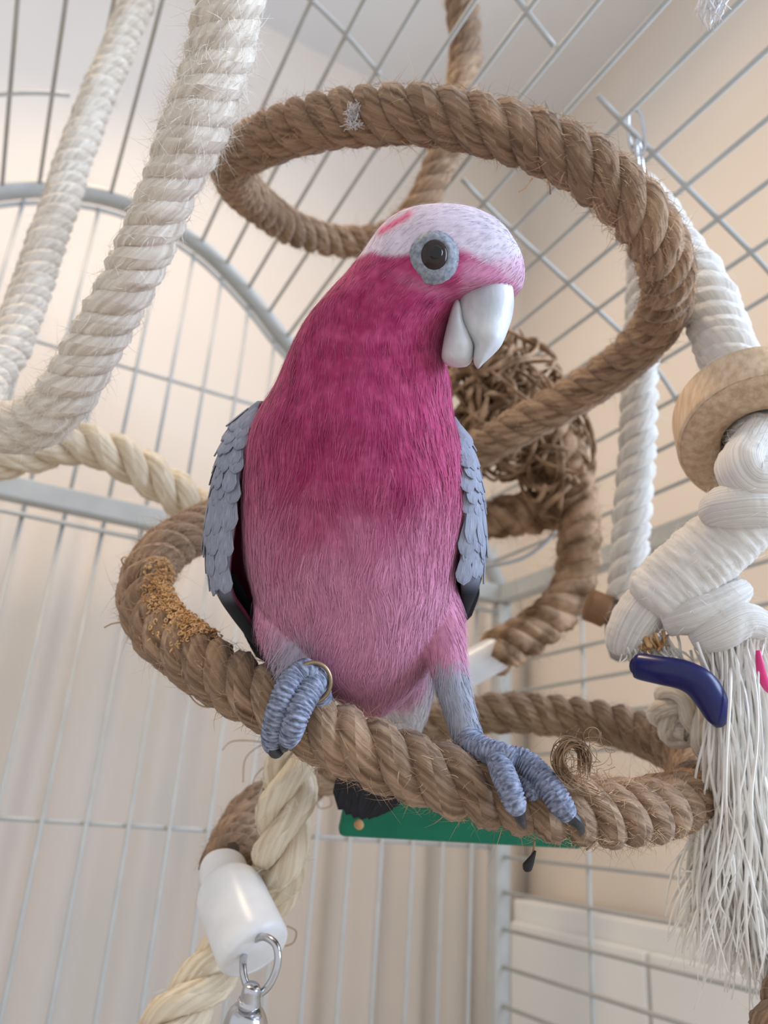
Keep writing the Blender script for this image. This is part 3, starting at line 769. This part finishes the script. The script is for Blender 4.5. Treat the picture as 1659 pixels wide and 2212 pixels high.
rope('sisal_rope', [(-70, 1010, .62), (20, 985, .62), (100, 968, .625), (180, 958, .63), (255, 985, .63), (330, 1030, .635), (395, 1078, .64), (460, 1130, .645), (530, 1190, .64), (595, 1300, .61), (640, 1430, .56), (645, 1550, .52),
                    (632, 1650, .49), (619, 1740, .478), (607, 1815, .475), (606, 1862, .483), (597, 1902, .503), (574, 1942, .517), (543, 1984, .524), (490, 2060, .508), (430, 2140, .485), (370, 2215, .47), (310, 2300, .46)],
     .0178, .078, 1, M_cream_sisal, M_cotton_hair, 'cream three-strand sisal rope passing behind the galah and down past the white cap', 'rope', fuzz=1500, flen=(.003, .009), yarns=9)
rope('white_rope', [(1380, 394, .650, .4), (1386, 450, .650, .75), (1392, 530, .648), (1392, 620, .644), (1386, 750, .636), (1379, 900, .628), (1371, 1050, .620), (1361, 1180, .613), (1354, 1270, .609), (1351, 1306, .607)],
     .0152, .046, 1, M_white_cotton, M_cotton_hair, 'straight white cotton rope hanging from the steel links', 'rope', fuzz=900, flen=(.003, .009))

# frayed dark rope behind the galah
gr, gp, gf = rope('frayed_rope', [(1150, 860, .73, 1.0), (1190, 930, .72, 1.1), (1225, 1010, .715, 1.15), (1246, 1090, .71, 1.0), (1250, 1180, .705, 1.05), (1238, 1260, .70, 1.0), (1205, 1320, .69), (1150, 1365, .68), (1080, 1408, .67), (1066, 1416, .668)],
     .0195, .055, 1, M_dark, M_sisal_hair, 'frayed brown sisal rope perch with a tangled head behind the galah', 'rope perch', fuzz=1800, flen=(.006, .02))
def curls(centre, rad, n, r, mat, parent, name, turns=1.3, length=.06, dz=0):
    L = []
    for k in range(n):
        st = centre + RNG.normal(0, .55, 3) * rad
        d = norm(RNG.normal(size=3)); e = norm(np.cross(d, RNG.normal(size=3))); g = np.cross(d, e)
        ph = RNG.uniform(0, 6.3); rr = RNG.uniform(.25, .6) * np.mean(rad)
        t = np.linspace(0, 1, 16)
        pts = st + rr * (np.cos(t * turns * 6.28 + ph)[:, None] * e + np.sin(t * turns * 6.28 + ph)[:, None] * g) + (t - .5)[:, None] * d * length * RNG.uniform(.4, 1.2)
        pts = centre + (pts - centre) * np.minimum(1, 1.25 / np.maximum(1e-6, np.linalg.norm((pts - centre) / rad, axis=1)))[:, None]
        L.append((pts, np.interp(t, [0, .1, .8, 1], [.6, 1, 1, .3]) * r * RNG.uniform(.6, 1.3)))
    return stuff(tubes(name, L, mat, parent, 6))
curls(P(1085, 870, .74), np.array([.048, .04, .062]), 170, .0021, M_dark, gr, 'frayed_fibres', .6, .10)
curls(P(1200, 985, .725), np.array([.028, .028, .05]), 80, .0022, M_dark, gr, 'frayed_fibres', .5, .10)
rope('frayed_rope', [(960, 1135, .735), (1040, 1128, .735), (1110, 1112, .735, 1.15), (1180, 1105, .735, 1.1), (1215, 1085, .735, .7)], .0180, .05, 1, M_dark, M_sisal_hair,
     'short horizontal stub of brown sisal rope with a ragged fringe', 'rope', fuzz=900, flen=(.008, .022))
# end cap and bolt on the frayed perch
def px_path(pts, step):
    w = np.array([(*P(q[0], q[1], q[2]), q[3] * q[2] / FPX) for q in pts]); return spline(w, step)[0]
def cap_tube(name, pts, mat, parent, step=.002, m=28):
    p4 = px_path(pts, step)
    v, q, u, t = tube_arrays(p4[:, :3], np.maximum(p4[:, 3], 2e-4), m)
    return link(name, fast_mesh(name, v, q, u, tris=t), mat, parent)
cap_tube('end_cap', [(1082, 1406, .671, 30), (1078, 1409, .670, 38), (1040, 1430, .667, 38), (960, 1472, .66, 38), (955, 1475, .66, 26)], M_cap, gr)
tube('wire_loop', spline([P(1000, 1226, .76), P(1060, 1222, .76), P(1130, 1205, .76), (P(1180, 1170, .76)), P(1210, 1130, .76)], .004)[0], .0022, M_cage, cage)

# white cap, ring and bell on the end of the coil
capx = [(484, 1868, .494, 40), (482, 1878, .490, 50), (487, 1900, .480, 51), (491, 1916, .473, 52), (495, 1927, .468, 69), (499, 1936, .465, 73), (520, 1985, .449, 76), (544, 2040, .434, 79), (549, 2052, .431, 77), (551, 2057, .430, 70)]
cap_tube('end_cap', capx, M_cap, coil, .0012, 40)['label'] = 'white plastic cap closing the lower end of the coil'
cap_tube('top_cap', [(992, -80, .765, 46), (990, -20, .765, 46), (985, 2, .764, 44), (984, 6, .764, 30)], M_cap, coil)
ringp = spline([P(548, 2030, .428), P(572, 2024, .418), P(596, 2042, .412), (P(600, 2080, .408)), P(585, 2122, .406), P(562, 2145, .406), P(540, 2140, .408), P(527, 2110, .412), P(525, 2080, .418), P(527, 2064, .428)], .0015)[0]
tag(tube('steel_ring', ringp, .0020, M_steel, None, m=12), 'bent steel ring threaded through the white cap', 'ring')
bell = thing('bell', 'small shiny steel bell clipped below the white cap', 'bell', P(533, 2230, .405))
cap_tube('clip', [(546, 2128, .403, 16), (544, 2136, .403, 20), (541, 2150, .403, 21), (540, 2160, .403, 23), (538, 2166, .403, 26), (537, 2174, .403, 22)], M_steel, bell, .0006, 20)
cap_tube('dome', [(537, 2172, .404, 8), (536, 2176, .404, 26), (534, 2186, .404, 38), (531, 2204, .404, 46), (528, 2235, .404, 52), (524, 2270, .404, 58), (522, 2290, .404, 66)], M_steel, bell, .0008, 28)

# ------------------------------------------------------------------ right-hand rope toy
toy, tp, tf = rope('knotted_rope_toy', [(1394, 392, .632, .4), (1400, 425, .608, .7), (1414, 472, .575), (1450, 535, .545), (1494, 595, .528), (1528, 652, .515), (1556, 725, .503), (1588, 812, .485), (1618, 882, .467), (1640, 935, .447), (1652, 975, .433)], .0190, .036, -1, M_white_cotton, M_cotton_hair,
     'white cotton rope toy threaded through a wooden disc, knotted and wrapped above a long tassel', 'rope toy', fuzz=900, flen=(.003, .009))
# wooden disc
dc, dd = P(1640, 935, .447), norm(P(1640, 1000, .418) - P(1608, 905, .450))
dxx = norm(RT - dd * (RT @ dd)); dyy = np.cross(dd, dxx)
def ring_solid(name, prof_, mat, parent, m=72):
    """prof_: (radius, offset along axis) closed outline"""
    n = len(prof_); a = np.linspace(0, 2 * math.pi, m, endpoint=False)
    V = np.vstack([dc[None] + r * (np.cos(a)[:, None] * dxx + np.sin(a)[:, None] * dyy) + z * dd for r, z in prof_])
    i = np.arange(n)[:, None]; j = np.arange(m)[None]
    q = np.stack([i * m + j, i * m + (j + 1) % m, ((i + 1) % n) * m + (j + 1) % m, ((i + 1) % n) * m + j + 0 * i], -1).reshape(-1, 4)
    return link(name, fast_mesh(name, V, q), mat, parent)
disc = thing('wooden_disc', 'thick pale wooden disc bead threaded on the white rope', 'wooden bead', dc)
ring_solid('rim', [(.0435, -.0210), (.0445, -.0195), (.0450, -.017), (.0450, .006), (.0445, .0085), (.043, .0095), (.027, .0090), (.0208, .0), (.0208, -.020), (.025, -.0215)], M_wood, disc)
f_ = ring_solid('rounded_face', [(.0436, .0090), (.0425, .0110), (.039, .0132), (.034, .0142), (.028, .0136), (.0232, .0115), (.0210, .007), (.028, .0070)], M_wood_end, disc)
f_['label'] = 'rough sawn wooden face'
def ctube(name, pts, mat, parent, bumps=0, amp=.05, m=36, step=.0008, yarn=13, flat=None):
    p4 = px_path(pts, step)
    s = np.concatenate([[0], np.cumsum(np.linalg.norm(np.diff(p4[:, :3], axis=0), axis=1))])
    a = np.linspace(0, 2 * math.pi, m + 1)
    rr = np.maximum(p4[:, 3], 3e-4)[:, None] * (1 + .02 * np.sin(3 * a + 60 * s[:, None]) + .012 * np.sin(7 * a - 25 * s[:, None]))
    jt = RNG.normal(0, .016, rr.shape); jt = sum(np.roll(jt, k, 0) for k in range(5)) * .5; jt[:, -1] = jt[:, 0]
    rr = rr * (1 + jt)
    if bumps: rr = rr * (1 - amp * (.5 + .5 * np.cos(s / bumps * 2 * math.pi))[:, None] ** 2)
    v, q, u, t = tube_arrays(p4[:, :3], rr, m, s=s)
    u = (u + np.array([RNG.uniform(0, 9), 0])) * (np.array([.5, 9.0]) if bumps else np.array([7.0, .5]))
    nh = int(len(p4) * 5)
    ii_ = RNG.integers(0, len(p4) * (m + 1), nh); cen_ = p4[ii_ // (m + 1), :3]; rad_ = norm(v[ii_] - cen_)
    ax_ = norm(np.gradient(p4[:, :3], axis=0))[ii_ // (m + 1)]
    TOYFUZZ.append(hair_arrays(v[ii_], norm(rad_ * RNG.uniform(.05, .6, (nh, 1)) + ax_ * RNG.normal(0, .8, (nh, 1)) + RNG.normal(0, .4, (nh, 3))), RNG.normal(0, .4, (nh, 3)) - rad_ * .3, RNG.uniform(.002, .008, nh), np.full(nh, .00011), seg=4))
    return link(name, fast_mesh(name, v, q, u, tris=t), mat, parent)
TOYFUZZ = []
kn = [ctube('knot', [(1650, 920, .440, 40), (1622, 975, .420, 50), (1606, 1012, .411, 55), (1622, 1036, .408, 55), (1668, 1030, .409, 52), (1730, 1000, .420, 48), (1775, 970, .435, 38)], M_white_cotton, toy),
      ctube('knot', [(1770, 1050, .44, 40), (1720, 1075, .42, 48), (1660, 1088, .409, 50), (1600, 1090, .408, 50), (1560, 1098, .415, 46), (1550, 1115, .43, 36)], M_white_cotton, toy),
      ctube('wrapped_section', [(1660, 1060, .425, 60), (1625, 1105, .425, 70), (1570, 1160, .427, 74), (1505, 1215, .43, 76), (1450, 1262, .432, 75), (1415, 1296, .433, 72), (1400, 1312, .434, 50)], M_white_cotton, toy, bumps=.0046, amp=.02)]
ctube('frayed_end', [(1425, 1275, .437, 40), (1395, 1312, .436, 52), (1368, 1352, .436, 50), (1352, 1390, .437, 44), (1350, 1408, .438, 30)], M_white_cotton, toy)
ctube('knot', [(1440, 1345, .425, 30), (1490, 1330, .418, 38), (1540, 1310, .417, 36), (1580, 1290, .420, 32), (1600, 1275, .428, 24), (1570, 1265, .437, 20)], M_white_cotton, toy)
ctube('knot', [(1500, 1385, .420, 30), (1550, 1362, .414, 44), (1600, 1340, .415, 40), (1640, 1352, .42, 34), (1665, 1390, .43, 30)], M_white_cotton, toy)
tv, tq, tu, o_ = [], [], [], 0
for v_, q_, u_ in TOYFUZZ:
    tv.append(v_); tq.append(q_ + o_); tu.append(u_); o_ += len(v_)
stuff(link('fuzz', fast_mesh('fuzz', np.vstack(tv), np.vstack(tq), np.vstack(tu)), M_cotton_hair, toy))
def flow_hairs(n, starts, mids, ends, r, sp0, sp1, sp2, mat, parent, name, wav=.003):
    L = []
    for k in range(n):
        f = RNG.uniform()
        g = lambda A, sp: np.array([np.interp(f, np.linspace(0, 1, len(A)), [q[c] for q in A]) for c in range(3)]) + RNG.normal(0, 1, 3) * sp
        a, b, c = g(starts, sp0), g(mids, sp1), g(ends, sp2)
        pts = np.array([P(*a), P(*b), P(*c)])
        p, _ = spline(pts, .006)
        ph = RNG.uniform(0, 6.3, 3); s = np.linspace(0, 1, len(p))
        p = p + wav * np.stack([np.sin(s * 9 + ph[0]), np.sin(s * 11 + ph[1]), .5 * np.sin(s * 8 + ph[2])], 1) * s[:, None]
        L.append((p, np.interp(s, [0, .1, .85, 1], [.8, 1, .9, .35]) * r * RNG.uniform(.6, 1.5)))
    return stuff(tubes(name, L, mat, parent, 5))
tas = flow_hairs(620, [(1535, 1405, .430), (1575, 1385, .425), (1640, 1375, .425)], [(1565, 1680, .43), (1590, 1640, .42), (1650, 1600, .43)], [(1470, 1960, .45), (1560, 2010, .43), (1650, 2060, .425), (1700, 2120, .43)],
           .00075, (14, 12, .006), (22, 60, .010), (16, 60, .012), M_tassel, toy, 'tassel', .0055)
tas['label'] = 'long frayed white cotton tassel'
flow_hairs(60, [(1550, 1410, .44), (1640, 1400, .44)], [(1580, 1750, .445), (1680, 1700, .44)], [(1490, 1950, .455), (1660, 2060, .44)], .0022, (14, 14, .004), (20, 40, .006), (14, 50, .006), M_tassel, toy, 'tassel_core')
flow_hairs(90, [(1345, 1380, .436), (1440, 1370, .43)], [(1345, 1405, .433), (1460, 1400, .428)], [(1350, 1425, .43), (1490, 1432, .425)], .0006, (8, 8, .004), (8, 8, .004), (10, 8, .004), M_cotton_hair, toy, 'frayed_tips', .001)
flow_hairs(26, [(1360, 1390, .431), (1430, 1370, .427)], [(1370, 1400, .428), (1430, 1385, .424)], [(1375, 1405, .426), (1440, 1400, .424)], .0011, (10, 8, .003), (10, 6, .003), (8, 6, .003), M_tan, toy, 'stained_tips', .001)

# blue and pink plastic links, small grey rope loop
bl = px_path([(1372, 1438, .420, 18), (1378, 1439, .420, 28), (1425, 1448, .412, 31), (1475, 1458, .406, 33), (1512, 1478, .402, 35), (1536, 1510, .401, 34), (1549, 1540, .402, 30), (1554, 1558, .404, 20)], .001)
tag(tube('plastic_link', bl[:, :3], np.maximum(bl[:, 3], 1e-4), M_blue, None, m=18, flat=(UP, .8)), 'glossy dark blue plastic hook tucked in the cotton tassel', 'plastic link')
pk = px_path([(1638, 1405, .405, 5), (1640, 1425, .404, 8), (1645, 1455, .404, 10), (1654, 1480, .405, 9), (1668, 1500, .408, 6)], .001)
tag(tube('plastic_link', pk[:, :3], np.maximum(pk[:, 3], 1e-4), M_pink, None, m=12), 'bright pink plastic strip showing through the tassel', 'plastic link')
loop = rope('rope_loop', [(1492, 1572, .455), (1458, 1578, .462), (1434, 1542, .460), (1454, 1507, .452), (1490, 1514, .446), (1514, 1560, .442), (1536, 1615, .438), (1556, 1660, .436)], .0100, .05, 1, M_cotton, M_cotton_hair,
            'small greyish cotton rope loop under the blue hook', 'rope', fuzz=250, flen=(.002, .006))

# steel quick links above
def link_path(c, ax, sd, hl, hw):
    a = np.linspace(0, 2 * math.pi, 49)
    return np.array([c + ax * (math.copysign(hl, math.cos(t)) * (abs(math.cos(t)) ** .6)) + sd * (math.copysign(hw, math.sin(t)) * abs(math.sin(t)) ** .8) for t in a])
for (cx_, cy_, zz, sd, lb2) in ((1375, 285, .647, RT, 'steel quick link hooked on a roof wire of the cage'), (1382, 354, .643, norm(RT * .55 + FW * .8), 'lower steel link holding the straight white rope')):
    pth = link_path(P(cx_, cy_, zz), norm(UP + RT * -.1), sd, .0185, .0064)
    tag(tube('quick_link', pth, .0017, M_steel, None, m=10, caps=False), lb2, 'steel link')
# wood dowel and grey stop under the straight white rope
dow = cap_tube('wooden_dowel', [(1266, 1304, .610, 22), (1268, 1305, .610, 34), (1292, 1314, .608, 35), (1315, 1324, .606, 34), (1317, 1325, .606, 22)], M_wood_dark, None)
tag(dow, 'short brown wooden dowel beside the end of the white rope', 'wooden dowel')
stp = cap_tube('rubber_stop', [(1351, 1306, .606, 28), (1350, 1312, .606, 38), (1346, 1365, .602, 38), (1345, 1418, .598, 27), (1346, 1424, .598, 16)], M_greyd, None)
M_grub = material('grey_rubber', srgb(150, 146, 146), .8, srgb(160, 156, 156), 'Object', noise=30)
stp.data.materials[0] = M_grub
tag(stp, 'grey rounded stop hanging beside the brown dowel', 'rubber stop')

# ------------------------------------------------------------------ green board and small bits
gb = box_mesh('green_board', .165, .010, .042, .004)
gbo = link('green_board', gb, M_green)
gx = norm(P(1240, 1786, .52) - P(755, 1758, .50)); gy = norm(FW * .8 + UP * .5 - gx * ((FW * .8 + UP * .5) @ gx)); gz = np.cross(gx, gy)
basis(gbo, gx, gy, gz, P(1012, 1768, .51))
tag(gbo, 'dark green painted wooden board behind the lower turn of the coil', 'board')
tube('peg', np.array([P(776, 1782, .492), P(775, 1781, .484)]), .0030, M_tan, None, m=12)
pg = bpy.data.objects['peg']; pg.parent = gbo; pg.matrix_parent_inverse = gbo.matrix_world.inverted() if False else Matrix(gbo.matrix_basis).inverted()
# chewed tan patch, curls and loose fibres on the coil
def coil_at(px, py):
    X, Y, Z = PX(coil_p); k = np.argmin((X - px) ** 2 + (Y - py) ** 2); return k
L = []
for n_ in range(1000):
    f = RNG.uniform(); k = coil_at(np.interp(f, [0, .5, 1], [355, 378, 440]), np.interp(f, [0, .5, 1], [1262, 1345, 1410]))
    t0 = coil_f[0][k]; rad = norm(RT * RNG.uniform(.25, 1.1) + UP * RNG.uniform(-.15, .75) - FW * RNG.uniform(.1, .9))
    rad = norm(rad - t0 * (rad @ t0)); st = coil_p[k] + rad * RC * RNG.uniform(.86, 1.06)
    e = norm(RNG.normal(size=3)); g = norm(np.cross(e, rad)); tt = np.linspace(0, 1, 8); q = RNG.uniform(.0005, .0015)
    L.append((st + q * (np.cos(tt * 5)[:, None] * e + np.sin(tt * 5)[:, None] * g) + tt[:, None] * rad * .001, np.full(8, .00042)))
ch = stuff(tubes('chewed_patch', L, M_tan, coil, 5)); ch['label'] = 'pale tan chewed fibres on the inside of the rope'
def strands(list_px, r, mat, parent, name):
    return [tube(name, spline([P(*q) for q in s], .002)[0], r, mat, parent, m=6) for s in list_px]
def bundle(paths, n, r, spread, mat, parent, name):
    L = []
    for s_ in paths:
        base = spline([P(*q) for q in s_], .002)[0]
        for k in range(n):
            f = np.linspace(0, 1, len(base))[:, None]
            o_ = RNG.normal(0, spread, 3); w_ = RNG.normal(0, spread, 3); c_ = int(len(base) * RNG.uniform(.7, 1.0))
            L.append(((base + o_ * (.5 + f) + w_ * np.sin(f * 7 + RNG.uniform(0, 6)))[:max(4, c_)], r * RNG.uniform(.6, 1.3)))
    return stuff(tubes(name, L, mat, parent, 4))
bundle([[(1290, 1712, .362), (1240, 1692, .352), (1210, 1664, .35), (1208, 1628, .35), (1230, 1606, .35), (1258, 1618, .35), (1264, 1655, .35), (1262, 1690, .352)]], 46, .00030, .0010, M_dark, coil, 'loose_fibres')
curls(P(1262, 1650, .352), np.array([.012, .005, .014]), 36, .00016, M_dark, coil, 'loose_curl', 1.2, .02)
strands([[(1155, 1815, .355), (1153, 1835, .355), (1148, 1850, .355)], [(1290, 1815, .365), (1278, 1828, .362), (1266, 1836, .362)]], .0005, M_dark, coil, 'loose_fibre')
sd_ = cap_tube('seed_husk', [(1157, 1838, .354, 2), (1152, 1848, .354, 5), (1145, 1862, .354, 9), (1138, 1874, .354, 11), (1133, 1880, .354, 5)], M_black, None, .0008, 12)
tag(sd_, 'tiny black seed husk dangling from a fibre under the perch', 'seed husk')
strands([[(268, 1222, .47), (262, 1210, .468), (268, 1203, .466), (275, 1206, .464)], [(225, 1356, .44), (240, 1348, .441), (262, 1344, .442), (290, 1340, .443)], [(375, 1465, .42), (400, 1492, .41), (440, 1498, .405), (480, 1492, .40)],
         [(390, 1470, .42), (420, 1515, .41), (448, 1528, .405), (470, 1520, .40)], [(620, 2000, .52), (640, 2012, .52), (634, 2036, .52), (615, 2044, .52)], [(480, 1620, .56), (500, 1602, .56), (540, 1600, .56), (580, 1606, .56)],
         [(525, 1690, .56), (530, 1640, .56), (560, 1612, .56), (600, 1600, .56)], [(545, 1720, .56), (550, 1680, .56), (575, 1655, .56), (580, 1670, .56)], [(1120, 415, .425), (1135, 405, .424), (1150, 385, .424)], [(1182, 384, .424), (1187, 400, .424), (1189, 420, .424)],
         [(680, 1720, .62), (690, 1745, .62), (715, 1740, .62), (712, 1715, .62)]], .00045, M_sisal_hair, coil, 'loose_fibre')
# lint caught on the upper turn; cotton tuft at the top right
kk = coil_at(765, 262); lint_c = coil_p[kk] - FW * .016 - UP * .010
L = []
for n_ in range(70):
    st = lint_c + RT * RNG.normal(0, .0012) + UP * RNG.uniform(-.006, .006); d = norm(RNG.normal(size=3) + UP * 1.2); tt = np.linspace(0, 1, 6)[:, None]
    L.append((st + d * tt * .006 + RNG.normal(0, .0008, (6, 3)), np.full(6, .00018)))
tag(tubes('lint_tuft', L, M_lint, None, 4), 'wisp of white lint caught on the upper turn of the coil', 'lint')
flow_tuft = flow_hairs(50, [(1510, -60, .42), (1580, -60, .42)], [(1520, -10, .42), (1570, -20, .42)], [(1510, 20, .42), (1545, 50, .42), (1560, 10, .42)], .0005, (8, 6, .003), (10, 8, .004), (10, 14, .004), M_lint, None, 'cotton_tuft', .002)
tag(flow_tuft, 'white frayed cotton tuft hanging from above in the cage roof', 'cotton tuft')
rope('sisal_rope', [(1960, 1880, .44), (1840, 1990, .42), (1740, 2095, .405), (1695, 2180, .40), (1672, 2260, .40), (1670, 2400, .40), (1700, 2620, .40)], .0130, .05, 1, M_sisal, M_sisal_hair, 'brown sisal rope end at the edge below the tassel', 'rope', fuzz=200)
